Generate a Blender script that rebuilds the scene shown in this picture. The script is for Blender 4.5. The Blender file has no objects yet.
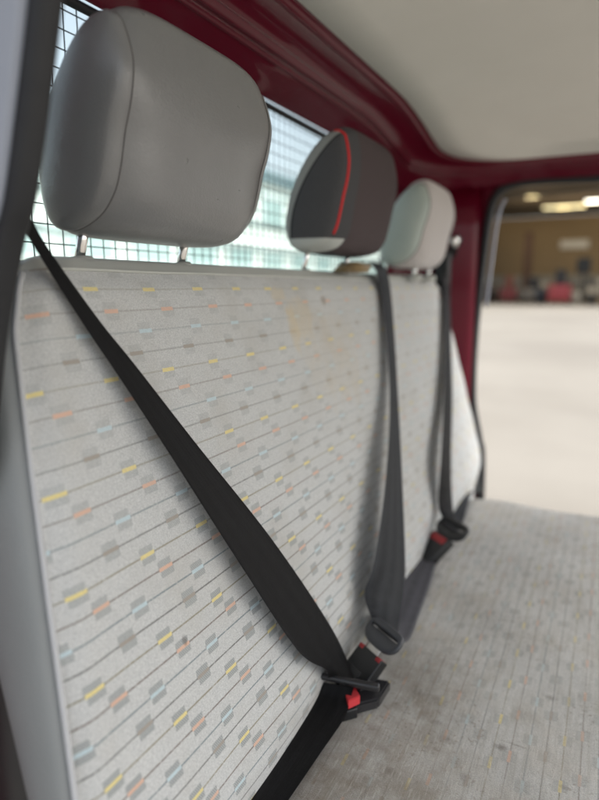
import bpy, bmesh, math, random
from mathutils import Vector, Matrix
random.seed(7)
S = bpy.context.scene
C = S.collection
R = math.radians

# ------------------------------------------------------------------ camera
cd = bpy.data.cameras.new('camera'); cam = bpy.data.objects.new('camera', cd); C.objects.link(cam); S.camera = cam
PITCH, YAW = 10.666, 27.068
cam.location = (0, 0, 0); cam.rotation_euler = (R(90-PITCH), 0, R(YAW))
cd.sensor_fit = 'VERTICAL'; cd.sensor_height = 36; cd.sensor_width = 27; cd.lens = 27
cd.clip_start = .02; cd.clip_end = 2000
cd.dof.use_dof = True; cd.dof.focus_distance = .73; cd.dof.aperture_fstop = 2.0
# ------------------------------------------------------------------ world: overcast daylight
SUN_EL, SUN_AZ = 40, 72       # degrees; azimuth clockwise from +Y
W = bpy.data.worlds.new("World"); S.world = W; W.use_nodes = True
nt = W.node_tree; nt.nodes.clear()
sky = nt.nodes.new('ShaderNodeTexSky'); sky.sky_type = 'NISHITA'; sky.sun_disc = False
sky.sun_elevation = R(SUN_EL); sky.sun_rotation = R(SUN_AZ); sky.air_density = 1.0; sky.dust_density = 3.0; sky.ozone_density = 1.0
hs = nt.nodes.new('ShaderNodeHueSaturation'); hs.inputs['Saturation'].default_value = .36
bg = nt.nodes.new('ShaderNodeBackground'); bg.inputs['Strength'].default_value = .15
wo = nt.nodes.new('ShaderNodeOutputWorld')
nt.links.new(sky.outputs[0], hs.inputs['Color']); nt.links.new(hs.outputs[0], bg.inputs[0]); nt.links.new(bg.outputs[0], wo.inputs[0])
sd = bpy.data.lights.new('sun', 'SUN'); sd.energy = 1.4; sd.angle = R(25); sd.color = (1, .97, .93)
sun = bpy.data.objects.new('sun', sd); C.objects.link(sun)
dirv = Vector((math.sin(R(SUN_AZ))*math.cos(R(SUN_EL)), math.cos(R(SUN_AZ))*math.cos(R(SUN_EL)), math.sin(R(SUN_EL))))
sun.rotation_euler = dirv.to_track_quat('Z', 'Y').to_euler()
S.view_settings.view_transform = 'Standard'; S.view_settings.look = 'None'; S.view_settings.gamma = 1
S.view_settings.exposure = 1.07

# ------------------------------------------------------------------ node helper
def lin(r, g, b):
    f = lambda c: (c/255/12.92) if c/255 <= .04045 else ((c/255+.055)/1.055)**2.4
    return (f(r), f(g), f(b), 1)
class X:                                     # a float socket with operators
    def __init__(s, nt, so): s.nt, s.so = nt, so
    def op(s, o, b=None, c=None):
        n = s.nt.nodes.new('ShaderNodeMath'); n.operation = o
        for i, q in enumerate((s, b, c)):
            if q is None: continue
            if isinstance(q, X): s.nt.links.new(q.so, n.inputs[i])
            else: n.inputs[i].default_value = q
        return X(s.nt, n.outputs[0])
    def __add__(s, b): return s.op('ADD', b)
    def __sub__(s, b): return s.op('SUBTRACT', b)
    def __mul__(s, b): return s.op('MULTIPLY', b)
    def __truediv__(s, b): return s.op('DIVIDE', b)
    def lt(s, b): return s.op('LESS_THAN', b)
    def gt(s, b): return s.op('GREATER_THAN', b)
    def abs(s): return s.op('ABSOLUTE')
    def floor(s): return s.op('FLOOR')
    def fract(s): return s.op('FRACT')
    def inv(s): return (s*-1.0)+1.0
    def mx(s, b): return s.op('MAXIMUM', b)
    def ss(s, a, b):
        n = s.nt.nodes.new('ShaderNodeMapRange'); n.interpolation_type = 'SMOOTHSTEP'
        s.nt.links.new(s.so, n.inputs['Value']); n.inputs['From Min'].default_value = a; n.inputs['From Max'].default_value = b
        return X(s.nt, n.outputs['Result'])
class M:
    def __init__(s, name, col=(.5, .5, .5, 1), rough=.5, metal=0, coat=0, spec=.5):
        s.m = bpy.data.materials.new(name); s.m.use_nodes = True; s.nt = s.m.node_tree
        s.b = s.nt.nodes['Principled BSDF']; s.b.inputs['Base Color'].default_value = col
        s.b.inputs['Roughness'].default_value = rough; s.b.inputs['Metallic'].default_value = metal
        s.b.inputs['Coat Weight'].default_value = coat; s.b.inputs['Specular IOR Level'].default_value = spec
        s.tc = s.nt.nodes.new('ShaderNodeTexCoord'); s.h = None
    def uv(s):
        n = s.nt.nodes.new('ShaderNodeSeparateXYZ'); s.nt.links.new(s.tc.outputs['UV'], n.inputs[0]); return X(s.nt, n.outputs[0]), X(s.nt, n.outputs[1])
    def xyz(s):
        n = s.nt.nodes.new('ShaderNodeSeparateXYZ'); s.nt.links.new(s.tc.outputs['Object'], n.inputs[0]); return [X(s.nt, n.outputs[i]) for i in range(3)]
    def noise(s, scale, detail=3, vec=None, stretch=None, rough=.55, coord='Object'):
        n = s.nt.nodes.new('ShaderNodeTexNoise'); n.inputs['Scale'].default_value = scale; n.inputs['Detail'].default_value = detail
        n.inputs['Roughness'].default_value = rough
        src = s.tc.outputs[coord]
        if stretch:
            mp = s.nt.nodes.new('ShaderNodeMapping'); mp.inputs['Scale'].default_value = stretch; s.nt.links.new(src, mp.inputs[0]); src = mp.outputs[0]
        s.nt.links.new(src, n.inputs['Vector']); return X(s.nt, n.outputs['Fac'])
    def voro(s, scale, feature='F1'):
        n = s.nt.nodes.new('ShaderNodeTexVoronoi'); n.feature = feature; n.inputs['Scale'].default_value = scale
        s.nt.links.new(s.tc.outputs['Object'], n.inputs['Vector']); return X(s.nt, n.outputs['Distance'])
    def mix(s, a, b, fac, mode='MIX'):
        n = s.nt.nodes.new('ShaderNodeMix'); n.data_type = 'RGBA'; n.blend_type = mode
        for i, q in ((6, a), (7, b)):
            if isinstance(q, tuple): n.inputs[i].default_value = q
            else: s.nt.links.new(q, n.inputs[i])
        if isinstance(fac, X): s.nt.links.new(fac.so, n.inputs[0])
        else: n.inputs[0].default_value = fac
        return n.outputs[2]
    def color(s, so): s.nt.links.new(so, s.b.inputs['Base Color'])
    def rough(s, x): s.nt.links.new(x.so, s.b.inputs['Roughness'])
    def bump(s, x, strength=.3, dist=.001):
        n = s.nt.nodes.new('ShaderNodeBump'); n.inputs['Strength'].default_value = strength; n.inputs['Distance'].default_value = dist
        s.nt.links.new(x.so, n.inputs['Height'])
        if s.h: s.nt.links.new(s.h.outputs[0], n.inputs['Normal'])
        s.h = n; s.nt.links.new(n.outputs[0], s.b.inputs['Normal'])

# ------------------------------------------------------------------ materials
def fabric(name, pu, pv, worn):
    """grey upholstery: thin rules in four colours, short bright dashes on darker blocks; UV = (period, period)"""
    k = M(name, rough=.88, spec=.18); k.b.inputs['Sheen Weight'].default_value = .25; k.b.inputs['Sheen Roughness'].default_value = .5
    u, n = k.uv(); x, y, z = k.xyz()
    wob = k.noise(900, 1)-.5
    r = n*4.0+.5; row = r.floor(); fr = (r.fract()-.5)*(pv/4) + wob*.0007
    kind = row - (row*.25).floor()*4.0
    isO = (kind-1).abs().lt(.5); isB = (kind-2).abs().lt(.5); isK = (kind-3).abs().lt(.5); isY = kind.lt(.5)
    off = isO*.245+isB*.75+isK*.5
    ud = ((u-off)+.5).fract()-.5; du = ud*pu + wob*.0006
    strip = du.abs().lt(.0105)*fr.abs().lt(.0021)
    sk = fr.gt(0)*2.0-1.0
    ribs = ((y+z*.6)*2400.0).op('SINE')*.3+.8
    block = (du-sk*.0013).abs().lt(.0102)*fr.abs().lt(.0092)
    line = fr.abs().lt(.00095)*strip.inv()
    big = k.noise(9, 3); fine = k.noise(610, 2, rough=.8).ss(.30, .70); grit = k.noise(1300, 1).ss(.3, .7)
    thr = k.noise(420, 2, stretch=(1, .25, 2.5))
    base = k.mix(lin(184, 186, 186), lin(220, 221, 219), fine)
    base = k.mix(base, lin(150, 152, 150), (grit-.5).abs()*.9)
    base = k.mix(base, lin(178, 176, 170), big.ss(.45, .75)*.5)
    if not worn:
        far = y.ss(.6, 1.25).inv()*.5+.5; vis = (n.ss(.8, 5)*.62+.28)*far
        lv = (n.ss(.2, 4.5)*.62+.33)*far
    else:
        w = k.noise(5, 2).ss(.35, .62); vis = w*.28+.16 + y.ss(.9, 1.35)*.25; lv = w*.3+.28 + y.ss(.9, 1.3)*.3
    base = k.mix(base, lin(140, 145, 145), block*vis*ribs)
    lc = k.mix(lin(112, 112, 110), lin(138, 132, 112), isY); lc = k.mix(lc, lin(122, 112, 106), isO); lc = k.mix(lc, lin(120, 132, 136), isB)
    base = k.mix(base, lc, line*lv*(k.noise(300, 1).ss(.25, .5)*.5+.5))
    sc = k.mix(lin(158, 148, 136), lin(232, 214, 136), isY); sc = k.mix(sc, lin(222, 178, 152), isO); sc = k.mix(sc, lin(192, 212, 218), isB)
    base = k.mix(base, sc, strip*(.9 if not worn else k.noise(8, 2).ss(.3, .55)*.6+.12)*(fine*.3+.7))
    def blob(cx, cy, a, b, soft, amt, A=x, B=y, nz=None):
        d = ((A-cx)/a).op('POWER', 2.0)+((B-cy)/b).op('POWER', 2.0)
        d = d + ((nz if nz else k.noise(60, 4))-.5)*2.4
        return d.ss(soft, 1.0).inv()*amt
    if not worn:
        n1, n2 = k.noise(60, 6, rough=.7), k.noise(28, 4)
        for (cy, cz, a, b, am) in ((.895, -.072, .022, .05, .48), (.875, -.012, .03, .014, .4), (.93, -.055, .055, .045, .38)):
            base = k.mix(base, lin(202, 186, 154), blob(cy, cz, a, b, .2, am, y, z, n1))
        base = k.mix(base, lin(120, 98, 74), blob(1.04, -.025, .012, .012, .2, .5, y, z, n1))
        base = k.mix(base, lin(196, 178, 148), blob(1.03, -.13, .16, .11, -.3, .30, y, z, n2))
        base = k.mix(base, lin(92, 88, 84), blob(.468, -.375, .0055, .0075, .0, .75, y, z, n1))
        base = k.mix(base, lin(130, 122, 108), blob(.80, -.60, .3, .09, -.4, .35, y, z, n2))
        base = k.mix(base, lin(150, 140, 120), blob(1.25, -.42, .35, .2, -.6, .22, y, z, n2))
    else:
        n1, n2, n3 = k.noise(45, 5), k.noise(16, 5), k.noise(160, 4)
        base = k.mix(base, (.90, .88, .85, 1), 1.0, 'MULTIPLY'); base = k.mix(base, lin(168, 156, 138), k.noise(11, 5).ss(.45, .8)*.4)
        base = k.mix(base, lin(108, 94, 76), blob(-.225, .69, .13, .22, -.8, .8, x, y, n2))
        base = k.mix(base, lin(104, 88, 70), blob(-.27, .60, .09, .16, -.6, .5, x, y, n1))
        base = k.mix(base, lin(122, 109, 90), blob(-.20, .86, .09, .14, -.8, .62, x, y, n1))
        base = k.mix(base, lin(120, 110, 94), blob(-.14, .62, .16, .08, -.8, .6, x, y, n1))
        base = k.mix(base, lin(134, 127, 116), blob(-.055, .84, .030, .028, -.2, .40, x, y, n1))
        sm = k.noise(90, 5, stretch=(1, .5, 1))
        for (cx, cy, a, b, am) in ((-.083, .762, .011, .007, .8), (-.06, .775, .028, .0022, .5), (-.03, .90, .012, .006, .5), (-.15, .742, .014, .008, .45), (-.172, .768, .012, .006, .5),
                               (-.115, .69, .005, .009, .4), (.0, .73, .008, .004, .4), (-.21, .82, .012, .012, .4), (-.20, .65, .010, .008, .5), (.05, .98, .01, .008, .4)):
            base = k.mix(base, lin(80, 72, 62), blob(cx, cy, a*1.15, b*1.15, -.6, am*.9, x, y, sm))
        streak = k.noise(130, 4, stretch=(1, .06, 1)).ss(.35, .7); base = k.mix(base, lin(140, 134, 122), streak*.30)
        streak = k.noise(420, 3, stretch=(1, .10, 1)).ss(.5, .75); base = k.mix(base, lin(206, 203, 196), streak*.3)
        base = k.mix(base, lin(110, 98, 82), n3.ss(.56, .70)*k.noise(7, 2).ss(.40, .62)*.6)
    k.color(base)
    k.bump(fine*.7+grit*.4+thr*.8, .55, .0008)
    k.bump(k.noise(22, 3), .35, .006); k.bump(k.noise(12, 2), .25, .012)
    if worn: k.bump(k.noise(9, 3), .3, .012)
    return k.m
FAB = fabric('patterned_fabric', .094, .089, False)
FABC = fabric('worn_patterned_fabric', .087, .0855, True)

def vinyl(name, c1, c2, rough=.42, grain=420, spec=.5):
    k = M(name, rough=rough, spec=spec)
    k.color(k.mix(c1, c2, k.noise(14, 4)))
    k.rough(k.noise(40, 3)*.16+(rough-.08))
    k.bump(k.voro(grain)*.7+k.noise(grain*.5, 3)*.6, .28, .0008); k.bump(k.noise(26, 3), .16, .004)
    return k.m
VINYL = vinyl('grey_leather', lin(112, 113, 114), lin(121, 122, 122), .31, spec=.75)
VINYL_D = vinyl('grey_vinyl_bolster', lin(122, 126, 126), lin(132, 135, 135), .5)
VINYL_L = vinyl('pale_vinyl', lin(176, 178, 172), lin(188, 190, 184), .5)
VINYL_T = vinyl('pale_green_grey_vinyl', lin(160, 172, 166), lin(170, 181, 175), .5)
def cloth(name, c1, c2, sc=700):
    k = M(name, rough=.95, spec=.1); k.b.inputs['Sheen Weight'].default_value = .3
    nz = k.noise(sc, 2); k.color(k.mix(c1, c2, nz)); k.bump(nz, .4, .0008); k.bump(k.noise(30, 3), .2, .004); return k.m
def mixed():
    k = M('mixed_charcoal_brown_cloth', rough=.9, spec=.15); x, y, z = k.xyz(); nz = k.noise(600, 2)
    y0 = 1.185-.137
    mv = k.mix(lin(72, 64, 66), lin(88, 79, 80), nz); ch = k.mix(lin(66, 67, 69), lin(88, 88, 90), nz); pale = k.mix(lin(138, 140, 138), lin(150, 152, 148), nz)
    band = (y+(z*-.05)).lt(y0+.030)
    c = k.mix(mv, ch, band.mx(x.lt(-.49))); side = y.lt(y0-.001)
    zz = (z.mx(.09)-.09); th = (zz*zz*-3.0)+.540; th = th+.006; rear = ((x*-1.0)-th).gt(0)
    c = k.mix(c, lin(40, 40, 42), side*(((x*-1.0)-(th-.003)).abs().lt(.0014)))
    c = k.mix(c, pale, rear*side); low = z.lt(.089).op('MULTIPLY', y.lt(y0+.03)); c = k.mix(c, lin(186, 190, 186), low)
    k.color(c); k.bump(nz, .4, .0008); return k.m
CHAR = cloth('charcoal_cloth', lin(70, 71, 73), lin(88, 88, 90)); MIXED = mixed()
MAUVE = cloth('brown_mauve_cloth', lin(76, 64, 66), lin(92, 79, 80))
PINKG = cloth('pinkish_grey_cloth', lin(182, 177, 175), lin(196, 191, 189))
TAN = cloth('tan_foam', lin(150, 128, 92), lin(130, 112, 82), 200)
PIPR = M('red_piping', lin(200, 30, 34), .6).m
PIPG = cloth('grey_piping', lin(178, 180, 182), lin(190, 191, 192), 900)
SEAM = M('seam_thread', lin(74, 72, 71), .8).m
def webbing(name, c1, c2):
    k = M(name, rough=.62, spec=.35); u, v = k.uv()
    rib = (u*62.0).op('SINE'); wv = (v*5200.0+(u*330.0).op('SINE')*1.5).op('SINE')
    edge = u.ss(.955, .97)+u.ss(.03, .045).inv()
    nz = k.noise(60, 4)
    col = k.mix(c1, c2, nz.ss(.35, .75)); col = k.mix(col, tuple(q*1.35 for q in c2[:3])+(1,), ((u*19.0).op('SINE')*.5+.5)*.5); col = k.mix(col, tuple(min(1, q*1.9) for q in c2[:3])+(1,), edge*.25)
    lint = k.noise(600, 2).ss(.72, .78); col = k.mix(col, lin(120, 120, 122), lint*.18)
    k.color(col); k.bump(rib*.5+wv*.3, .45, .0004); k.bump(k.noise(35, 2), .15, .004)
    k.rough(nz*.2+.46)
    return k.m
WEB = webbing('black_webbing', lin(20, 20, 22), lin(27, 27, 29))
WEB2 = webbing('slate_webbing', lin(52, 54, 58), lin(66, 68, 72))
WEB3 = webbing('grey_webbing', lin(92, 92, 98), lin(106, 106, 112))
def paint(name, c, c2):
    k = M(name, c, .5, coat=.40, spec=.10); k.b.inputs['Coat Roughness'].default_value = .06
    nz = k.noise(6, 4); k.color(k.mix(c, c2, nz)); k.rough(k.noise(18, 4)*.15+.42)
    d = k.noise(260, 2).ss(.70, .78); k.bump(k.noise(140, 2), .05, .001); return k.m
RED = paint('maroon_body_paint', (.105, .001, .012, 1), (.120, .0015, .015, 1))
GREYP = M('pale_grey_trim', lin(152, 158, 170), .45).m
def plastic(name, c, rough=.45, g=300):
    k = M(name, c, rough); k.bump(k.noise(g, 2), .15, .0006); k.rough(k.noise(50, 3)*.2+rough-.1); return k.m
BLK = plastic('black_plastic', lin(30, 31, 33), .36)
BLKG = plastic('glossy_black_plastic', lin(46, 46, 48), .22)
RUB = plastic('black_rubber', lin(30, 31, 34), .6)
SLATE = plastic('slate_plastic', lin(66, 68, 72), .4)
REDB = M('red_button', lin(200, 56, 62), .5).m; REDD = M('dull_red_button', lin(158, 44, 48), .55).m
CHROME = M('chrome', (.75, .74, .72, 1), .13, 1).m
STEELP = M('steel_plate', (.55, .54, .52, 1), .35, 1).m
WIRE = M('dark_wire', lin(40, 44, 48), .5, .3).m
def headliner():
    k = M('headliner_board', rough=.85, spec=.15)
    k.color(k.mix(lin(216, 214, 206), lin(226, 224, 217), k.noise(5, 5))); k.bump(k.noise(500, 2), .2, .0006); k.bump(k.noise(4, 2), .3, .02); return k.m
HEAD = headliner()
FLOOR = plastic('dark_floor_mat', lin(48, 48, 50), .8, 120)
def glass():
    m = bpy.data.materials.new('tinted_glass'); m.use_nodes = True; nt = m.node_tree; nt.nodes.clear()
    t = nt.nodes.new('ShaderNodeBsdfTransparent'); t.inputs[0].default_value = (.93, .985, .98, 1)
    g = nt.nodes.new('ShaderNodeBsdfGlossy'); g.inputs['Roughness'].default_value = .02
    lw = nt.nodes.new('ShaderNodeLayerWeight'); lw.inputs[0].default_value = .5; f = nt.nodes.new('ShaderNodeMath'); f.operation = 'POWER'; nt.links.new(lw.outputs['Facing'], f.inputs[0]); f.inputs[1].default_value = 5; mx = nt.nodes.new('ShaderNodeMixShader'); o = nt.nodes.new('ShaderNodeOutputMaterial')
    nt.links.new(f.outputs[0], mx.inputs[0]); nt.links.new(t.outputs[0], mx.inputs[1]); nt.links.new(g.outputs[0], mx.inputs[2]); nt.links.new(mx.outputs[0], o.inputs[0]); return m
GLASS = glass()
def concrete():
    k = M('pale_concrete', rough=.85, spec=.2)
    a = k.noise(.35, 6).ss(.3, .7); c = k.mix((.33, .30, .255, 1), (.39, .357, .307, 1), a); c = k.mix(c, (.27, .245, .215, 1), k.noise(.12, 4, stretch=(.5, 1, 1)).ss(.45, .65)*.3)
    k.color(c); k.bump(k.noise(30, 4), .3, .01); return k.m
CONC = concrete()
def flat(name, c, rough=.7, var=.15, sc=3, metal=0):
    k = M(name, c, rough, metal); k.color(k.mix(tuple(q*(1-var) for q in c[:3])+(1,), tuple(min(1, q*(1+var)) for q in c[:3])+(1,), k.noise(sc, 4))); return k.m
def emis(name, c, s):
    k = M(name, c); k.b.inputs['Emission Color'].default_value = c; k.b.inputs['Emission Strength'].default_value = s; return k.m

# ------------------------------------------------------------------ object helpers
def obj(name, bm, mat, parent=None, smooth=True, kind=None):
    me = bpy.data.meshes.new(name); bm.normal_update(); bm.to_mesh(me); bm.free()
    if smooth:
        for p in me.polygons: p.use_smooth = True
    o = bpy.data.objects.new(name, me); C.objects.link(o)
    if mat: me.materials.append(mat)
    if parent: o.parent = parent
    if kind: o['kind'] = kind
    return o
def tag(o, label, cat, group=None):
    o['label'] = label; o['category'] = cat
    if group: o['group'] = group
    return o
def thing(name, label, cat, loc=(0, 0, 0), group=None):
    o = bpy.data.objects.new(name, None); C.objects.link(o); o.location = loc; o.empty_display_size = .05
    return tag(o, label, cat, group)
def put(o, parent):                 # parent to an Empty that is not at the origin, keeping world place
    o.parent = parent; o.matrix_parent_inverse = Matrix.Translation(parent.location).inverted(); return o
V = Vector
def crom(pts, n, closed=False):
    pts = [V(p) for p in pts]; m = len(pts); out = []
    segs = m if closed else m-1
    for i in range(n):
        t = i*segs/(n if closed else n-1); k = min(int(t), segs-1); f = t-k
        g = (lambda j: pts[j % m]) if closed else (lambda j: pts[max(0, min(m-1, j))])
        p0, p1, p2, p3 = g(k-1), g(k), g(k+1), g(k+2)
        if not closed:
            if k == 0: p0 = p1*2-p2
            if k == m-2: p3 = p2*2-p1
        out.append(.5*((2*p1)+(p2-p0)*f+(2*p0-5*p1+4*p2-p3)*f*f+(3*p1-p0-3*p2+p3)*f**3))
    return out
def grid(rows, closed_u=False, uvs=None, cap=False):
    """rows: list of equal-length lists of points"""
    bm = bmesh.new(); vs = [[bm.verts.new(p) for p in r] for r in rows]; n = len(rows[0])
    lay = bm.loops.layers.uv.new('UVMap') if uvs else None
    for i in range(len(rows)-1):
        for j in range(n if closed_u else n-1):
            q = (j+1) % n
            f = bm.faces.new((vs[i][j], vs[i][q], vs[i+1][q], vs[i+1][j]))
            if uvs:
                for l, (a, b) in zip(f.loops, ((i, j), (i, q), (i+1, q), (i+1, j))): l[lay].uv = uvs[a][b]
    if cap: bm.faces.new(vs[0][::-1]); bm.faces.new(vs[-1])
    return bm
def thick(bm, t):
    bmesh.ops.recalc_face_normals(bm, faces=bm.faces[:])
    bmesh.ops.solidify(bm, geom=bm.faces[:], thickness=t); return bm
def tube(pts, r, seg=10, closed=False, bm=None):
    own = bm is None; bm = bm or bmesh.new(); pts = [V(p) for p in pts]; n = len(pts); rings = []
    T0 = None; N = None
    for i in range(n):
        a = pts[(i-1) % n] if (closed or i) else pts[0]; b = pts[(i+1) % n] if (closed or i < n-1) else pts[-1]
        T = (b-a).normalized()
        if N is None: N = T.orthogonal().normalized()
        else: N = (N-T*N.dot(T)).normalized()
        B = T.cross(N); rr = r(i/(n-1)) if callable(r) else r
        rings.append([bm.verts.new(pts[i]+(N*math.cos(2*math.pi*k/seg)+B*math.sin(2*math.pi*k/seg))*rr) for k in range(seg)])
    for i in range(n if closed else n-1):
        A, Bq = rings[i], rings[(i+1) % n]
        for k in range(seg): bm.faces.new((A[k], A[(k+1) % seg], Bq[(k+1) % seg], Bq[k]))
    if not closed: bm.faces.new(rings[0][::-1]); bm.faces.new(rings[-1])
    return bm
def box(c, s, rot=None, bev=.0, seg=2, bm=None):
    own = bmesh.new(); bmesh.ops.create_cube(own, size=1)
    for v in own.verts: v.co = V((v.co.x*s[0], v.co.y*s[1], v.co.z*s[2]))
    if bev: bmesh.ops.bevel(own, geom=own.edges[:], offset=bev, segments=seg, profile=.6, affect='EDGES')
    Mx = Matrix.Translation(c) @ (rot.to_4x4() if rot else Matrix.Identity(4)); own.transform(Mx)
    if bm is None: return own
    me = bpy.data.meshes.new('tmp'); own.to_mesh(me); own.free(); bm.from_mesh(me); bpy.data.meshes.remove(me); return bm
def axes(xd, yd):                    # rotation matrix from approximate x and y directions
    x = V(xd).normalized(); z = x.cross(V(yd)).normalized(); y = z.cross(x); return Matrix((x, y, z)).transposed()
def prism(poly, t, Mx, bev=.0015):    # polygon in local xy extruded ±t/2 in z
    bm = bmesh.new(); a = [bm.verts.new((p[0], p[1], -t/2)) for p in poly]; b = [bm.verts.new((p[0], p[1], t/2)) for p in poly]; n = len(poly)
    bm.faces.new(a[::-1]); bm.faces.new(b)
    for i in range(n): bm.faces.new((a[i], a[(i+1) % n], b[(i+1) % n], b[i]))
    bmesh.ops.recalc_face_normals(bm, faces=bm.faces[:])
    if bev: bmesh.ops.bevel(bm, geom=bm.edges[:], offset=bev, segments=2, affect='EDGES')
    bm.transform(Mx); return bm
def lerp(a, b, t): return a+(b-a)*t
def sst(a, b, x): t = max(0, min(1, (x-a)/(b-a))); return t*t*(3-2*t)

# =================================================================== SETTING OUTSIDE
GZ = -1.45
o = obj('ground', grid([[(-600, -600, GZ), (600, -600, GZ)], [(-600, 900, GZ), (600, 900, GZ)]]), CONC, smooth=False, kind='structure')

# workshop hall seen through the far door
hall = thing('workshop_hall', 'open fronted workshop hall with tan inner wall, seen beyond the far door of the cab', 'building', (-2, 53, GZ))
TANW = flat('tan_board_wall', lin(146, 124, 92), .8, .18, .35)
DKW = flat('dark_brown_cladding', lin(74, 64, 52), .8, .25, .5)
HFL = flat('dirty_hall_floor', lin(132, 122, 108), .8, .2, .8)
GREYW = flat('pale_block_wall', lin(150, 146, 136), .8, .2, .6)
bm = box((-2, 67.2, GZ+4.2), (34, .3, 8.4)); put(obj('back_wall', bm, TANW, None, False), hall)
bm = box((-2, 66.9, GZ+1.3), (34, .2, 2.6)); put(obj('lower_wall', bm, GREYW, None, False), hall)
for sx in (-19.2, 15.2): put(obj('side_wall', box((sx, 60, GZ+4.7), (.3, 14, 9.4)), DKW, None, False), hall)
bm = box((-2, 60, GZ+9.7), (35, 14.6, .3)); put(obj('roof', bm, DKW, None, False), hall)
bm = box((-2, 67, GZ+8.98), (34, .2, 1.1)); put(obj('upper_wall', bm, DKW, None, False), hall)
for y in (55, 59, 63):
    put(obj('roof_beam', box((-2, y, GZ+9.1), (34, .3, .6)), DKW, None, False), hall)
bm = box((-2, 60, GZ+.02), (34, 14, .04)); put(obj('hall_floor', bm, HFL, None, False), hall)
bm = box((-3.6, 66.7, GZ+5.6), (2.6, .06, .8), bev=.02); put(obj('wall_sign', bm, flat('sign_white', lin(214, 208, 196), .6), None, False), hall)
def lamp(x, y, z, w, c, s):
    t = thing('strip_lamp', '', 'lamp', (x, y, z), 'lit lamps hanging in the workshop hall')
    obj('lamp_tube', box((0, 0, -.08), (w, .3, .12), bev=.03), emis('lit_tube', c, s), t, False)
    obj('lamp_housing', box((0, 0, .06), (w+.1, .42, .12), bev=.02), DKW, t, False); 
    L = bpy.data.lights.new('lamp_light', 'POINT'); L.energy = 120; L.color = (1, .82, .55); L.shadow_soft_size = .5
    l = bpy.data.objects.new('lamp_light', L); C.objects.link(l); l.parent = t; l.location = (0, 0, -.6)
    return t
for (x, z, w, s, lb) in ((-6.6, 7.6, 1.0, 3.0, 'round yellowish lamp, leftmost and brightest under the hall roof'), (-4.1, 6.65, 3.2, .8, 'long dim strip lamp between the yellowish and the white hall lamps'),
                     (-1.9, 6.9, 1.1, 3.0, 'white lamp to the right of the long dim strip lamp in the hall'), (.2, 7.25, 1.0, 1.6, 'small lamp furthest right under the hall roof'), ):
    lamp(x, 56+(w > 2)*.5, z+0.0, w, lin(250, 238, 190) if x < -3 else lin(250, 246, 232), s)['label'] = lb
DARK = flat('machine_dark', lin(40, 38, 38), .6); MRED = flat('machine_red', lin(160, 62, 66), .5, .1); MGR = flat('machine_grey', lin(128, 122, 112), .6)
def machine(x, y, w, h, body, top, label, name='machine', cat='machine'):
    t = thing(name, label, cat, (x, y, GZ+.04))
    obj('body', box((0, 0, h*.32), (w, w*.8, h*.46), bev=.08), body, t)
    obj('mast', box((0, .1*w, h*.76), (w*.5, w*.4, h*.44), bev=.06), top, t)
    for sx in (-1, 1):
        obj('wheel', tube([(sx*w*.38-.08, -w*.2, .28), (sx*w*.38+.08, -w*.2, .28)], .28, 16), DARK, t)
    return t
machine(-3.8, 55, 1.7, 2.9, MRED, DARK, 'red machine with dark upright mast standing in the middle of the hall')
machine(-8.0, 56, 1.3, 2.4, flat('rust_red', lin(112, 44, 44), .6), flat('brown_metal', lin(110, 60, 44)), 'red and brown machine at the left end of the hall')
machine(-6.2, 58, 2.0, 2.3, MGR, DARK, 'grey low machine between the two red ones')
t = thing('tall_post', 'tall dark pillar drill standing against the tan wall', 'machine', (-7.3, 62, GZ+.04))
obj('column', box((0, 0, 3.3), (.7, .5, 6.4), bev=.05), flat('dark_rust', lin(78, 54, 38)), t, False); obj('base', box((0, 0, .2), (1.4, 1.2, .4), bev=.05), DARK, t, False)
t = thing('wall_screen', 'black square screen hung on the tan back wall of the hall', 'screen', (-2.2, 56.5, GZ+3.2))
obj('panel', box((0, 0, 0), (1.1, .08, 1.3), bev=.03), M('screen_black', lin(14, 14, 14), .3).m, t, False); obj('stand', box((0, .1, -1.7), (.15, .1, 2.6)), DARK, t, False)
rack_spots = [(-.7, 60, 2.6, 2.4), (1.6, 61, 2.0, 2.2), (-5.0, 64, 3.0, 2.0)]
for i, (x, y, w, h) in enumerate(rack_spots):
    t = thing('storage_rack', ('pale loaded rack right of the black screen', 'pale loaded rack at the far right of the doorway view', 'pale loaded rack behind the red machine')[i], 'rack', (x, y, GZ+.04), 'storage racks in the hall')
    for k in range(3): obj('shelf', box((0, 0, h*(k+1)/3), (w, .9, .08)), MGR, t, False)
    for sx in (-1, 1): obj('upright', box((sx*w/2, 0, h/2), (.1, .9, h)), DARK, t, False)
    for k in range(3):
        for q in range(3):
            obj('carton', box((-w/3+q*w/3, 0, h*k/3+.3+.02), (w*.26, .7, .5), bev=.02), flat('carton_'+str(k)+str(q), lin(*random.choice([(196, 188, 172), (150, 130, 100), (90, 88, 84), (206, 202, 194)])), .8), t, False)

for (x, y, r_, h, c, lb) in ((-5.3, 55.5, .45, 1.3, (52, 56, 64), 'dark blue drum left of the middle red machine'), (-2.6, 55.2, .4, 1.0, (176, 168, 150), 'cream drum right of the middle red machine'),
                         (-9.6, 57, .6, 1.7, (60, 48, 42), 'tall brown drum at the left edge of the hall opening'), (-1.3, 55.0, .35, .8, (44, 42, 40), 'low black drum below the black screen')):
    t = thing('storage_drum', lb, 'drum', (x, y, GZ+.04))
    obj('barrel', tube([(0, 0, 0), (0, 0, h)], r_, 20), flat('drum_paint', lin(*c), .5), t)
    for q in (.33, .66): obj('hoop', tube([(0, 0, h*q-.02), (0, 0, h*q+.02)], r_+.02, 20), DARK, t)

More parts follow.
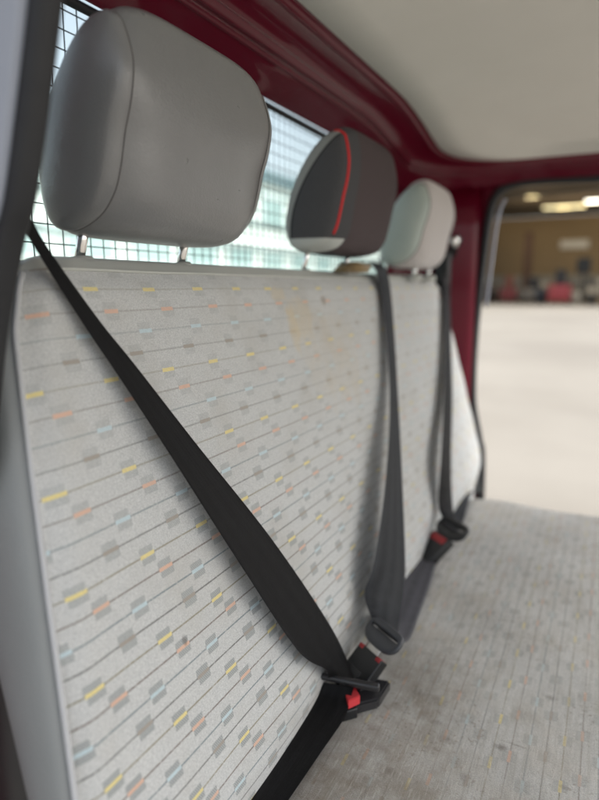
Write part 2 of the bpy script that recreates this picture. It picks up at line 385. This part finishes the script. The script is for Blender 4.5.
# building behind the rear window
off_b = thing('glazed_building', 'pale teal clad building with rows of windows seen through the rear window guard', 'building', (-13, 28, GZ))
CLAD = flat('pale_teal_cladding', lin(212, 219, 214), .5, .06, .4); BAND = flat('teal_band', lin(156, 170, 168), .5, .1, .5)
WGL = M('teal_window_glass', lin(160, 182, 180), .12, 0, spec=.8).m; WFR = flat('white_frame', lin(226, 232, 230), .5, .04)
put(obj('wall', box((-14.2, 30, GZ+2.9), (2, 60, 5.8)), CLAD, None, False), off_b)
put(obj('roof_edge', box((-13.15, 30, GZ+5.95), (.3, 60.4, .5)), flat('roof_grey', lin(96, 118, 124), .6), None, False), off_b)
for z in (2.1, 3.1, 4.5): put(obj('string_course', box((-13.17, 30, GZ+z+.85), (.12, 60, .22)), BAND, None, False), off_b)
wz = [(2.35, .8), (4.35, 1.3)]
for iy in range(18):
    for (z, h) in wz:
        y = 5+iy*2.6
        f = put(obj('window', box((-13.16, y, GZ+z+.2), (.10, 1.9, h)), WFR, None, False), off_b)
        p = obj('pane', box((-13.10, y, GZ+z+.2), (.04, 1.7, h-.2)), WGL, None, False); p.parent = f
t = thing('parked_van', 'white van with a salmon side stripe parked in front of the teal building', 'van', (-10.2, 13.0, GZ))
obj('body', box((0, 0, 1.15), (1.9, 4.8, 1.7), bev=.25, seg=4), flat('van_white', lin(214, 222, 222), .3, .04), t)
obj('side_stripe', box((.955, 0, 1.4), (.02, 4.2, .28)), flat('salmon', lin(206, 130, 122), .5), t, False)
obj('side_window', box((.955, 1.3, 1.68), (.02, 1.0, .4), bev=.005), WGL, t)
for sy in (-1.5, 1.5): obj('wheel', tube([(.7, sy, .33), (.97, sy, .33)], .33, 18), RUB, t)

# =================================================================== CAB BODY
cab = thing('van_cab', 'dark red vehicle cab body with grey roof lining, enclosing the rear bench', 'vehicle cab', (0, 0, GZ))
def cpart(name, bm, mat, smooth=True, parent=cab):
    o = obj(name, bm, mat, None, smooth)
    if parent is cab: put(o, cab)
    else: o.parent = parent; o.matrix_parent_inverse = parent.matrix_world.inverted() if False else Matrix.Identity(4)
    return o
# path of the lining's edge: along the rear header, round the corner, along the far door header
path = []
def zc(y): return .452-.070*sst(1.45, 2.05, y)
for i in range(24): path.append((-.482, .12+i*(1.80-.12)/23, (-1, 0), 0.))
for i in range(1, 13):
    a = i/12*math.pi/2; path.append((-.482+.22*(1-math.cos(a)), 1.80+.22*math.sin(a), (-math.cos(a), math.sin(a)), i/12.))
for i in range(1, 14): path.append((-.262+i*1.74/13, 2.02, (0, 1), 1.))
profA = [(0, 0), (.012, -.002), (.020, -.008), (.030, -.006), (.052, -.008), (.072, -.016), (.084, -.028), (.090, -.038), (.095, -.034), (.101, -.036), (.105, -.046), (.110, -.043), (.118, -.050), (.134, -.062), (.153, -.080), (.160, -.084)]
profB = [(0, 0), (.010, -.001), (.018, -.006), (.024, -.004), (.032, -.004), (.042, -.008), (.050, -.013), (.056, -.020), (.060, -.018), (.065, -.020), (.069, -.030), (.073, -.034), (.077, -.042), (.080, -.050), (.083, -.056), (.088, -.060)]
rows = []
for (x, y, d, t) in path:
    z = zc(y) if t < 1 else zc(2.05)
    z = lerp(zc(y), .386, t)
    tt = sst(0.1, 1, t); r = []
    for (a, b) in zip(profA, profB):
        o_, dz = lerp(a[0], b[0], tt), lerp(a[1], b[1], tt)
        r.append((x+d[0]*o_, y+d[1]*o_, z+dz))
    # end at the window top / door top level
    rows.append([V(r[0])] + [V(q) for q in r[1:]])
fine = [crom(r, 80) for r in rows]
fine = list(map(list, zip(*[crom(c, 150) for c in zip(*fine)])))
hdr = cpart('roof_header', thick(grid(fine), .002), RED)
REDG = M('maroon_glossy_bead', (.12, .0015, .014, 1), .25, coat=1.0, spec=.4); REDG.b.inputs['Coat Roughness'].default_value = .12; REDG = REDG.m
for k_ in (6*79//15, 9*79//15+2, 1): cpart('header_bead', tube([fine[i][k_]+V((.001, 0, -.0005)) for i in range(0, 128 if k_ > 1 else 118, 2)], .0022, 8), REDG)
for y in [.70+.21*i for i in range(6)]:
    b_ = bmesh.new(); bmesh.ops.create_uvsphere(b_, u_segments=10, v_segments=6, radius=.0035); b_.transform(Matrix.Translation((-.627, y, zc(y)-.064))); cpart('trim_screw', b_, M('dull_red_screw', (.2, .05, .06, 1), .4).m)
# roof lining
rows = []
edge = [(x, y, lerp(zc(y), .386, t)) for (x, y, d, t) in path]
NR = 26
for i, (x, y, z) in enumerate(edge):
    r = []
    for j in range(NR):
        s = j/(NR-1); px, py = lerp(x+.003, .75 if i < len(edge)-1 else .98, s), lerp(y-.003, min(y, .12+(y-.12)*1.0), s)
        # drape toward the roof centre
        tx = lerp(x, 1.48, s)
        py = lerp(y, .12+(1.93-.12)*i/(len(edge)-1), sst(0, 1, s)); 
        dmin = min(abs(tx+.482), 2.03-py)
        zz = lerp(z, .462, sst(0, .075, s))+.020*sst(0, .45, s) - .05*sst(1.6, 2.05, py)*(1-sst(0, .05, s)*.0)
        zz = max(z-.001+.0*s, min(zz, .48)) if s > 0 else z-.001
        r.append((tx, py, zz))
    rows.append(r)
HL = cpart('headliner', thick(grid(rows), .004), HEAD)
cpart('roof_panel', box((.50, 1.12, .535), (2.28, 2.15, .012), bev=.004), RED)
# rear wall: skin below and above window
bm = box((-.665, 1.10, -.535), (.02, 2.1, 1.04)); cpart('rear_wall', bm, RED, False)
bm = box((-.665, .20, .19), (.02, .3, .40)); cpart('rear_pillar', bm, RED, False)
# corner pillar at the far side
pl = [(-.655, 1.90), (-.642, 1.945), (-.60, 1.99), (-.54, 2.03), (-.48, 2.058), (-.44, 2.075), (-.415, 2.09), (-.402, 2.115)]
def dx(z): return .0 if z > .0 else -.006*sst(0, -.3, z)
rows = [[V((x, y, z)) for (x, y) in [(p.x, p.y) for p in crom([(a, b, 0) for a, b in pl], 30)]] for z in (-1.05, -.8, -.5, -.2, 0, .2, .33)]
cpart('corner_pillar', thick(grid(rows), .003), RED)
# upper infill between window end, corner and header
# far wall plate with door opening
hole = [(-.352, -1.05), (-.362, -.62), (-.378, -.52), (-.404, -.40), (-.410, -.28), (-.409, -.15), (-.404, -.04), (-.392, .14), (-.385, .22), (-.374, .275), (-.350, .310), (-.31, .324), (-.23, .328), (-.05, .324), (.3, .32), (.72, .31), (.80, .25), (.84, 0), (.86, -.6), (.86, -1.05)]
hp = [(p.x, p.z) for p in crom([(a, 0, b) for a, b in hole], 140)]
outer = []
for (x, z) in hp:
    dxx, dzz = (x-.22), (z+.4); 
    s = min((1.0 if dxx > 0 else .875-.0)/max(abs(dxx), 1e-6)*1.0, (.80)/max(dzz, 1e-6) if dzz > 0 else 1e9); outer.append((.22+dxx*s, max(-1.05, -.4+dzz*s)))
bm = bmesh.new(); A = [bm.verts.new((x, 2.118, z)) for x, z in hp]; B = [bm.verts.new((x, 2.118, z)) for x, z in outer]
A2 = [bm.verts.new((x, 2.16, z)) for x, z in hp]
for i in range(len(hp)-1):
    bm.faces.new((A[i], A[i+1], B[i+1], B[i])); bm.faces.new((A[i], A2[i], A2[i+1], A[i+1]))
cpart('door_frame', bm, RED, False)
cpart('door_seal', tube([(x+(.006 if x < 0 else 0), 2.112, z) for x, z in hp], .0135, 12), RUB)
cpart('sill_trim', tube([(x+.027, 2.150, z-.012) for x, z in hp if x < -.36 and z > -.06], .0048, 8), GREYP)
cpart('floor_pan', box((.2, 1.12, -1.08), (1.7, 2.1, .03)), FLOOR, False)
cpart('lower_side_panel', box((-.52, 2.10, -.85), (.3, .02, .5)), RED, False)
# window seal and glass
win = [(-.642, .36, -.02), (-.642, 1.905, -.02), (-.642, 1.93, .02), (-.642, 1.93, .33), (-.642, 1.90, .366), (-.642, .36, .366)]
gl = cpart('rear_window', box((-.668, 1.14, .17), (.004, 1.62, .42)), GLASS, False)
s_ = tube([(-.655, .36, .362), (-.655, 1.0, .365), (-.655, 1.86, .355), (-.655, 1.90, .33), (-.655, 1.915, .28), (-.655, 1.92, .0), (-.655, 1.90, -.03), (-.655, .36, -.03)], .0065, 8); cpart('window_seal', s_, RUB)
# coat hook / belt anchor is part of the belt below
# near door pillar edge: leaning seal strip and pale painted edge
ed = [(-.326, .26), (-.346, .192), (-.365, .131), (-.388, .064), (-.404, .034), (-.432, -.034), (-.460, -.13), (-.50, -.25), (-.54, -.45), (-.60, -.9)]
def leaning(w0, w1, y0, y1, name, mat, bev):
    rows = []
    for p in crom([(a, 0, b) for a, b in ed], 40):
        pts = [(p.x-w0, y0), (p.x-w0-.004, y1), ((p.x-w1-.004), y1), (p.x-w1, y0)]
        c_ = [V((a, b, p.z)) for a, b in pts]; ring = []
        for q in range(4):
            A_, B_ = c_[q], c_[(q+1) % 4]; l_ = (B_-A_).length; ring += [A_.lerp(B_, min(.3, .003/l_)), A_.lerp(B_, .5), A_.lerp(B_, 1-min(.3, .003/l_))]
        rows.append(ring)
    return cpart(name, grid(rows, True, cap=True), mat)
leaning(.0, .0155, .330, .312, 'near_door_seal', RUB, 0)
leaning(.0145, .24, .326, .306, 'near_door_pillar', GREYP, 0)

# wire guard outside the rear window
t = thing('window_guard', 'dark wire mesh guard fixed behind the rear window', 'mesh guard', (-.71, 1.12, .17))
bm = bmesh.new()
for i in range(67):
    y = .30+i*.0255; w = .0004*math.sin(i*1.7)
    tube([(-.70, y+w, -.05), (-.70, y-w, .39)], .0010, 5, bm=bm)
for k in range(17):
    z = -.045+k*.0262; tube([(-.7025, .30, z), (-.7025, 1.98, z+.001*math.sin(k))], .0010, 5, bm=bm)
put(obj('wire_mesh', bm, WIRE, None), t)
put(obj('guard_frame', tube([(-.70, .30, -.05), (-.70, 1.98, -.05), (-.70, 1.98, .39), (-.70, .30, .39)], .006, 8, True), WIRE, None), t)

# =================================================================== BENCH SEAT
seat = thing('bench_seat', 'three place rear bench in worn grey fabric with small yellow, orange and blue dashes', 'bench seat', (-.3, 1.18, GZ+.4))
a_, b_, c_, t_ = .50, .308, .613, .027
L = math.hypot(a_-b_, c_+t_); DN = V(((a_-b_)/L, 0, -(c_+t_)/L)); NN = V(((c_+t_)/L, 0, (a_-b_)/L)); T0 = V((-a_, 0, t_))
def bp(u, v, n=0): return T0 + DN*v + NN*n + V((0, u, 0))
def ul(v):  # near edge of the fabric
    pts = [(0, .412), (.02, .398), (.069, .377), (.133, .365), (.223, .349), (.309, .334), (.393, .320), (.475, .306), (.56, .296), (.70, .285)]
    for (p, q), (r, s) in zip(pts, pts[1:]):
        if v <= r: return lerp(q, s, (v-p)/(r-p))
    return pts[-1][1]
def ur(v): return 1.985 - .02*(1-sst(0, .06, v)) - .10*sst(.55, .70, v)
def nwarp(v):
    D = .01-.0068*(v-.031); return (.1-math.sqrt(max(D, 0)))/.0034
def bulge(u, v, e0, e1):
    w = 0.004*math.sin(v*7+.5)+.0025*math.sin(u*5.1+1)*math.sin(v*9)
    w += .0016*math.sin(u*23+v*31)*math.sin(v*17-u*4)
    de = min(u-e0, e1-u); w -= .012*(1-sst(0, .035, de))**2
    w -= .012*(1-sst(.0, .05, v))**2; w -= .028*sst(.60, .70, v)
    # soft creases around the middle of the near place
    w -= .002*math.exp(-((v-.14-.35*(u-.75)**2-.10*(u-.75))/.006)**2)*sst(.55, .7, u)*(1-sst(1.0, 1.15, u))
    w -= .0015*math.exp(-((v-.19-.3*(u-.8)**2-.16*(u-.8))/.007)**2)*sst(.6, .75, u)*(1-sst(1.0, 1.2, u))
    return w
V0, V1, NU, NV = .006, .70, 190, 90
rows, uvs = [], []
for i in range(NV+1):
    v = lerp(V0, V1, i/NV); e0, e1 = ul(v), ur(v); r, q = [], []
    for j in range(NU+1):
        s = j/NU; s = s if 0 else s; u = lerp(e0, e1, s)
        r.append(bp(u, v, bulge(u, v, e0, e1))); q.append(((u+.08*v-.475)/.094, nwarp(v)))
    rows.append(r); uvs.append(q)
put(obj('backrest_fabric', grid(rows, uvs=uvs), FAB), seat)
# vinyl shell: crest, side and back
def edge_n(v): return bulge(ul(v), v, ul(v), ur(v))
TH = .105
rows = []
vs = [lerp(V0, .70, i/50) for i in range(51)]
# crest
rows = []
arc = [(V0, 0), (.001, -.003), (-.007, -.010), (-.012, -.022), (-.014, -.040), (-.012, -.065), (-.004, -.090), (.012, -.102), (.04, -TH), (.3, -TH), (.66, -TH)]
arcf = crom([(v, n, 0) for v, n in arc], 60)
us = [0]+[.006*i for i in range(1, 6)]+[.03+i*(1.0-.06)/60 for i in range(61)]+[.97+.006*i for i in range(1, 6)]
for p in arcf:
    v, n = p.x, p.y; vv = max(v, V0); e0, e1 = ul(vv)-.004, ur(vv)+.004; r = []
    for s in us:
        u = lerp(e0, e1, s); de = min(u-e0, e1-u); rd = (1-sst(0, .05, de))
        off = bulge(u, V0, e0+.004, e1-.004)*(1-sst(0, .03, -n))+.001
        r.append(bp(u, v+.016*rd*rd*(1 if v < .05 else 0), n+off))
    rows.append(r)
put(obj('backrest_crest', grid(rows), VINYL_L), seat)
for side in (0, 1):
    rows = []
    for v in [V0+.008]+[lerp(V0+.012, .70, i/44) for i in range(45)]:
        e = ul(v) if side == 0 else ur(v); sg = -1 if side == 0 else 1
        pr = [(0, -.011), (.012, -.018), (.018, -.034), (.020, -.06), (.016, -.085), (.006, -.100), (-.004, -.104)]
        if side == 0: f_ = lerp(1, .50, sst(.22, .60, v)); pr = [(a*lerp(1, .6, sst(.2, .6, v)), -.011+(n+.011)*f_) for a, n in pr]
        rows.append(crom([bp(e+sg*a, v, n+.0) for a, n in pr], 20))
    put(obj('side_bolster', grid(rows), VINYL_D), seat)
put(obj('shade_sheet', grid([[bp(ul(v)+a, v, n) for a, n in ((.006, -.045), (-.006, -.07), (-.010, -.10), (.0, -.16))] for v in [.02+i*.04 for i in range(18)]]), BLK), seat)  # added black sheet standing in for the shade behind the near bolster
pp = [bp(ul(v)-.0005, v, -.0085) for v in [V0+.006+i*.685/50 for i in range(51)]]
put(obj('piping', tube(pp, .0028, 8), PIPG), seat)
pp = [bp(lerp(ul(V0), ur(V0), s), V0+.001+.012*((1-sst(0, .05, min(s, 1-s)*1.6))**2), bulge(lerp(ul(V0), ur(V0), s), V0, ul(V0), ur(V0))+.0015) for s in [i/120 for i in range(121)]]
put(obj('top_piping', tube(pp, .0022, 6), VINYL_L), seat)

# cushion
rows, uvs = [], []
CX0, CX1, CY0, CY1, CZ = -.345, .235, .30, 1.80, -.613
def cz(x, y):
    z = CZ+.004*math.sin(y*6.3+.4)*sst(-.3, -.1, x)+.0025*math.sin(x*21+y*9)*math.sin(y*13)
    z -= .012*math.exp(-((y-.75)/.07)**2)*sst(-.30, -.12, x)*0
    e = CY1-y; z -= .075*(1-sst(0, .06, e))**2.2; e = y-CY0; z -= .06*(1-sst(0, .05, e))**2
    z -= .07*(1-sst(0, .06, CX1-x))**2; z -= .012*(1-sst(0, .05, x-CX0))
    return z
for i in range(71):
    x = lerp(CX0, CX1, i/70); r, q = [], []
    for j in range(181):
        s = j/180; y = lerp(CY0, CY1+.0*x, s)
        y2 = y - .035*sst(CY1-.12, CY1, y)*(1-sst(-.34, -.24, x))
        r.append(V((x, y2, cz(x, y)))); q.append(((y-.729)/.087, (x+.09)/.0855))
    rows.append(r); uvs.append(q)
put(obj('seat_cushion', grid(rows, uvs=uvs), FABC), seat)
def skirt(pts_top, dz, name, mat):
    rows = [[V(p) for p in pts_top]]
    for k in range(1, 9):
        s = k/8; rows.append([V(p)+V((0, 0, -dz*s)) for p in pts_top])
    return put(obj(name, grid(rows), mat), seat)
top = [rows[i][-1] for i in range(0, 71)]; skirt([V((p.x, p.y+.001, p.z+.004)) for p in top], .12, 'cushion_side', VINYL_D)
top = rows[-1]; skirt([V((p.x+.001, p.y, p.z+.004)) for p in top], .12, 'cushion_front', VINYL_D)
top = [rows[i][0] for i in range(0, 71)]; skirt([V((p.x, p.y-.001, p.z+.004)) for p in top], .12, 'cushion_side', VINYL_D)
put(obj('seat_base', box((-.06, 1.05, -.92), (.52, 1.44, .30), bev=.01), BLK), seat)

# headrests
SP = [(-.434, .244), (-.426, .214), (-.430, .183), (-.441, .150), (-.449, .118), (-.460, .092), (-.482, .070), (-.518, .057), (-.547, .064), (-.557, .100), (-.549, .150), (-.531, .192), (-.505, .231), (-.478, .256), (-.455, .263), (-.442, .257)]
MP = [(-.430, .258), (-.424, .222), (-.425, .183), (-.431, .145), (-.436, .108), (-.443, .080), (-.465, .057), (-.514, .052), (-.550, .060), (-.562, .100), (-.555, .152), (-.538, .200), (-.512, .244), (-.482, .274), (-.456, .280), (-.439, .273)]
SP2 = [(-.437, .248), (-.431, .216), (-.433, .183), (-.441, .150), (-.448, .118), (-.456, .092), (-.474, .069)]+SP[7:]
def headrest(yc, w, mats, label, dxx=0, dz=0, sc=1, seam_r=.0008, seam_mat=SEAM, sidepr=1.0, style=None, lean=0, SP=SP):
    """mats: side, wrap. loft across the width; the side panels bulge beyond a sewn seam"""
    h = put(bpy.data.objects.new('headrest', None), seat); C.objects.link(h); h.location = V((0, 0, 0)); h['label'] = label
    K = 72
    def prof(t):
        m = (1-abs(t)**5)
        s = crom([(x, 0, z) for x, z in SP], K, True); q = crom([(x, 0, z) for x, z in MP], K, True)
        return [V((lerp(a.x, b.x, m), 0, lerp(a.z, b.z, m))) for a, b in zip(s, q)]
    base = V((-.50, 0, .05))
    def tr(p, y):
        q = base+(p-base)*sc; return V((q.x+dxx+lean*(q.z-.05), y, q.z+dz))
    hw = w/2-.008
    rows = []
    for i in range(61):
        t = -1+i/30; pr = prof(t)
        cx_ = V((-.492, 0, .155)); kk = 1-.022*max(0, (abs(t)-.86)/.14)**2.2
        rows.append([tr(cx_+(p-cx_)*kk, yc+hw*t) for p in pr])
    wrap = obj('cover', grid(rows, True), mats[1]); wrap.parent = h
    for sg in (-1, 1):
        pr = prof(1); cx = V((-.492, 0, .155)); rows = [[tr(cx+(p-cx)*.982, yc+sg*(hw+.0015)) for p in pr]]
        for r_, d in ((.984, .0035), (.978, .0065), (.955, .0105), (.92, .0138), (.86, .0172), (.78, .0198), (.65, .0222), (.45, .0242), (.22, .0255), (.08, .0258), (.0005, .0258)):
            rows.append([tr(cx+(p-cx)*r_, yc+sg*(hw+d*sidepr)) for p in pr])
        o = obj('side_panel', grid(rows, True), mats[0]); o.parent = h
        if style:
            if sg > 0: continue
            ring = [tr(cx+(p-cx)*.986, yc+sg*(hw+.001)) for p in pr]
            fr_ = [p for p in (ring[-18:]+ring[:40]) if p.z > .080+dz and (p.x > -.468 or p.z < .2)and p.x > -.50]
            o = obj('red_piping', tube(fr_, seam_r, 8), PIPR); o.parent = h
        else:
            o = obj('seam', tube([tr(cx+(p-cx)*.979, yc+sg*(hw+.0008)) for p in pr], seam_r, 6, True), seam_mat); o.parent = h
    return h, tr
def posts(h, ys, x, z0, z1, r=.0048, collar=True, lean=-.02):
    for y in ys:
        o = obj('post', tube([(x+lean, y, z0), (x+lean*.5, y, (z0+z1)/2), (x, y, z1)], r, 14), CHROME); o.parent = h
        if collar:
            bm = tube([(x+lean+.002, y, z0+.008), (x+lean+.002, y, z0+.0175), (x+lean+.001, y, z0+.0205), (x+lean+.001, y, z0+.022)], lambda s: .022-.008*s**2, 20)
            o = obj('post_collar', bm, VINYL_L); o.parent = h
h1, _ = headrest(.616, .276, (VINYL, VINYL), 'large smooth grey leather headrest at the near end', dz=.001)
posts(h1, (.502, .682), -.520, .010, .075, r=.0060)
h2, tr2 = headrest(1.185, .29, (MIXED, MIXED), 'dark charcoal and brown cloth headrest with red piping, in the middle', seam_mat=PIPR, seam_r=.0036, dz=.012, dxx=-.005, style='mixed', SP=SP2)
posts(h2, (1.06, 1.26), -.520, .010, .08)
bm = prism([(-.040, 0), (.03, 0), (.040, .016), (-.010, .022)], .045, Matrix.Translation((-.49, 1.20, .030)) @ axes((.35, .9, 0), (0, 0, 1)).to_4x4(), .002)
o = obj('foam_wedge', bm, TAN); o.parent = h2
h3, _ = headrest(1.72, .29, (VINYL_T, PINKG), 'pale headrest with green grey side and pinkish front at the far end', seam_r=.0022, dz=.0, dxx=-.005, sidepr=1.6)
posts(h3, (1.655, 1.80), -.485, .010, .07, lean=-.005)

# =================================================================== BELTS
def strap(Lp, Rp, mat, name, parent, th=.0013, n=90, cup=.0015):
    Ls, Rs = crom(Lp, n), crom(Rp, n); rows, uvs = [], []; d = 0
    for i in range(n):
        if i: d += ((Ls[i]+Rs[i])/2-(Ls[i-1]+Rs[i-1])/2).length
        r, q = [], []
        ax = (Rs[i]-Ls[i]); al = (Ls[min(n-1, i+1)]-Ls[max(0, i-1)]); nn = ax.cross(al).normalized()
        for j in range(13):
            s = j/12; r.append(Ls[i].lerp(Rs[i], s)+nn*cup*(4*s*(1-s))*math.sin(i*.13+1)); q.append((s, d))
        rows.append(r); uvs.append(q)
    bm = grid(rows, uvs=uvs); bmesh.ops.solidify(bm, geom=bm.faces[:], thickness=th)
    return put(obj(name, bm, mat), parent)
B1 = thing('seat_belt', 'black belt running diagonally across the nearest part of the backrest', 'seat belt', (-.31, .72, -.58), 'rear seat belts')
B1L = [(-.508, .372, .120), (-.498, .390, .075), (-0.490,0.408,0.035),(-0.463,0.438,-0.040),(-0.443,0.460,-0.092),(-0.412,0.496,-0.178),(-0.367,0.562,-0.325),(-0.328,0.636,-0.470),(-0.314,0.695,-0.531), (-.322, .718, -.566)]
B1R = [(-.502, .373, .124), (-.495, .400, .080), (-0.491,0.423,0.038),(-0.466,0.458,-0.032),(-0.446,0.488,-0.083),(-0.413,0.544,-0.177),(-0.366,0.642,-0.328),(-0.322,0.733,-0.489),(-0.301,0.763,-0.573), (-.290, .742, -.574)]
strap(B1L, B1R, WEB, 'shoulder_webbing', B1)
LAP1L = [(-.327, .718, -.570), (-.331, .700, -.583), (-.333, .667, -.590), (-.331, .585, -.594), (-.329, .514, -.597), (-.326, .457, -.60), (-.324, .38, -.605)]
LAP1R = [(-.284, .730, -.570), (-.284, .712, -.586), (-.283, .690, -.595), (-.288, .623, -.600), (-.292, .537, -.602), (-.296, .473, -.605), (-.30, .39, -.608)]
strap(LAP1L, LAP1R, WEB, 'lap_webbing', B1)
bm = tube(crom([(-.331, .7165, -.560), (-.315, .7185, -.559), (-.295, .721, -.559), (-.275, .7245, -.559), (-.250, .729, -.560)], 20), .0050, 14)
box(V((-.266, .727, -.560)), (.042, .011, .011), axes((1, .17, 0), (0, 1, 0)), .004, 3, bm)
put(obj('tongue', bm, BLKG), B1)
put(obj('tongue_plate', box(V((-.285, .748, -.580)), (.05, .03, .003), axes((1, .17, 0), (0, 1, -.5)), .001), STEELP), B1)
def to_world(o): return o
Bk1 = thing('belt_buckle', 'black buckle with a red button lying under the tongue of the nearest belt', 'buckle', (-.28, .74, -.61), 'seat belt buckles')
poly = [(-.300, .738), (-.280, .790), (-.250, .796), (-.252, .748), (-.274, .724), (-.291, .712)]
bm = prism(poly, .018, Matrix.Translation((0, 0, -.600)) @ Matrix.Rotation(.0, 4, 'X'), .003); put(obj('housing', bm, BLKG, None, False), Bk1)
bm = prism([(-.299, .724), (-.289, .742), (-.275, .727), (-.286, .708)], .014, Matrix.Translation((.002, .000, -.586)), .001); put(obj('release_button', bm, REDB, None, False), Bk1)
bm = box(V((-.285, .713, -.602)), (.024, .010, .016), Matrix.Rotation(R(48), 3, 'Z'), .002); put(obj('button_surround', bm, BLK), Bk1)
Bk2 = thing('belt_buckle', 'black buckle with red button edges holding the tongue of the middle belt', 'buckle', (-.29, .77, -.60), 'seat belt buckles')
yd = V((0, .05, .042)); xd = V((.048, -.030, -.002)); rot = axes(xd, yd); c2 = V((-.295, .781, -.583))
put(obj('housing', box(c2, (.055, .072, .017), rot, .0025, 3), BLK), Bk2)
put(obj('housing_recess', box(c2+rot@V((-.004, -.012, .0087)), (.028, .028, .0012), rot, .0005), BLKG), Bk2)
for sx in (-1, 1): put(obj('release_button', box(c2+rot@V((sx*.0205, .0328, .0025)), (.0100, .007, .0135), rot, .001), REDD), Bk2)
B2 = thing('seat_belt', 'slate grey belt hanging down the middle of the backrest into a wide tongue', 'seat belt', (-.29, .84, -.57), 'rear seat belts')
tc = c2+rot@V((0, .066, .005))
# tongue frame with slot: outer outline and inner slot
def frame(outer, inner, t, Mx):
    bm = bmesh.new(); n = 48
    O = [crom([(a, b, 0) for a, b in outer], n, True), crom([(a, b, 0) for a, b in inner], n, True)]
    rings = []
    for (k, z, sh) in ((0, -t/2, .002), (0, -t/4, 0), (0, t/4, 0), (0, t/2, .002), (1, t/2, -.002), (1, 0, 0), (1, -t/2, -.002)):
        c = sum(O[k], V())/n
        rings.append([bm.verts.new(p-(p-c).normalized()*sh+V((0, 0, z))) for p in O[k]])
    for i in range(len(rings)):
        A, B = rings[i], rings[(i+1) % len(rings)]
        for k in range(n): bm.faces.new((A[k], A[(k+1) % n], B[(k+1) % n], B[k]))
    bmesh.ops.recalc_face_normals(bm, faces=bm.faces[:]); bm.transform(Mx); return bm
Mx = Matrix.Translation(tc) @ rot.to_4x4()
put(obj('tongue', frame([(-.036, -.010), (-.019, -.021), (.019, -.021), (.036, -.010), (.038, .006), (.030, .016), (0, .018), (-.030, .016), (-.038, .006)],
                    [(-.028, .0025), (0, .0025), (.028, .0025), (.030, .0045), (.028, .0065), (0, .0065), (-.028, .0065), (-.030, .0045)], .008, Mx), SLATE), B2)
put(obj('tongue_plate', box(c2+rot@V((0, .040, .0055)), (.027, .026, .003), rot, .001), STEELP), B2)
B2L = [(-.60, 1.36, .03), (-.545, 1.345, .055), (-.498, 1.338, .050), (-.482, 1.345, .012), (-.441, 1.284, -.094), (-.391, 1.177, -.231), (-.344, 1.025, -.353), (-.315, .893, -.450), (-.322, .868, -.500), tuple(tc+rot@V((-.029, .004, .002)))]
B2R = [(-.60, 1.43, .03), (-.545, 1.418, .058), (-.498, 1.414, .053), (-.481, 1.420, .015), (-.439, 1.340, -.098), (-.389, 1.230, -.240), (-.332, 1.096, -.392), (-.290, .990, -.510), (-.268, .890, -.545), tuple(tc+rot@V((.030, .004, .002)))]
strap(B2L, B2R, WEB2, 'shoulder_webbing', B2)
LAP2L = [tuple(tc+rot@V((-.026, .004, -.002))), (-.325, .93, -.565), (-.330, .984, -.582), (-.350, 1.12, -.595), (-.352, 1.25, -.60), (-.345, 1.33, -.60)]
LAP2R = [tuple(tc+rot@V((.030, .004, -.002))), (-.252, .90, -.580), (-.266, 1.005, -.596), (-.280, 1.14, -.60), (-.296, 1.25, -.602), (-.298, 1.32, -.602)]
strap(LAP2L, LAP2R, WEB3, 'lap_webbing', B2)
Bk3 = thing('belt_buckle', 'black buckle with a broad red button holding the farthest belt', 'buckle', (-.31, 1.30, -.60), 'seat belt buckles')
yd = V((-.02, .10, .05)); xd = V((.055, -.045, 0)); rot = axes(xd, yd); c3 = V((-.314, 1.285, -.590))
put(obj('housing', box(c3, (.062, .080, .022), rot, .004), BLK), Bk3)
put(obj('release_button', box(c3+rot@V((0, .026, .0095)), (.048, .017, .006), rot, .002), REDD), Bk3)
B3 = thing('seat_belt', 'dark belt beyond the far headrest, running down to the farthest buckle', 'seat belt', (-.30, 1.38, -.58), 'rear seat belts')
Mx = Matrix.Translation(c3+rot@V((.004, .066, .004))) @ rot.to_4x4()
put(obj('tongue', frame([(-.045, -.012), (-.024, -.026), (.024, -.026), (.045, -.012), (.046, .008), (.036, .020), (0, .022), (-.036, .020), (-.046, .008)],
                    [(-.034, .001), (0, .001), (.034, .001), (.037, .004), (.034, .008), (0, .009), (-.034, .008), (-.037, .004)], .011, Mx), BLK), B3)
B3L = [(-.480, 2.035, .145), (-.495, 2.02, .100), (-.497, 2.005, .060), (-.465, 1.902, -.040), (-.417, 1.743, -.180), (-.376, 1.586, -.298), (-.337, 1.420, -.413), (-.328, 1.375, -.510), tuple(Mx@V((-.035, .004, .002)))]
B3R = [(-.455, 2.055, .145), (-.470, 2.06, .100), (-.485, 2.05, .060), (-.463, 1.985, -.042), (-.415, 1.822, -.187), (-.372, 1.675, -.313), (-.329, 1.500, -.440), (-.295, 1.40, -.540), tuple(Mx@V((.036, .004, .002)))]
strap(B3L, B3R, WEB, 'shoulder_webbing', B3)
LAP3L = [(-.318, 1.40, -.57), (-.328, 1.50, -.596), (-.342, 1.62, -.60), (-.350, 1.76, -.60), (-.350, 1.80, -.61)]
LAP3R = [(-.282, 1.39, -.58), (-.292, 1.50, -.600), (-.305, 1.62, -.603), (-.318, 1.75, -.605), (-.318, 1.80, -.615)]
strap(LAP3L, LAP3R, WEB2, 'lap_webbing', B3)
bm = tube([(-.478, 2.045, .148), (-.462, 2.030, .148)], .020, 20); put(obj('belt_guide', bm, CHROME), B3)
bm = box(V((-.50, 2.02, .04)), (.05, .04, .14), None, .012, 3); put(obj('retractor_cover', bm, BLK), B3)
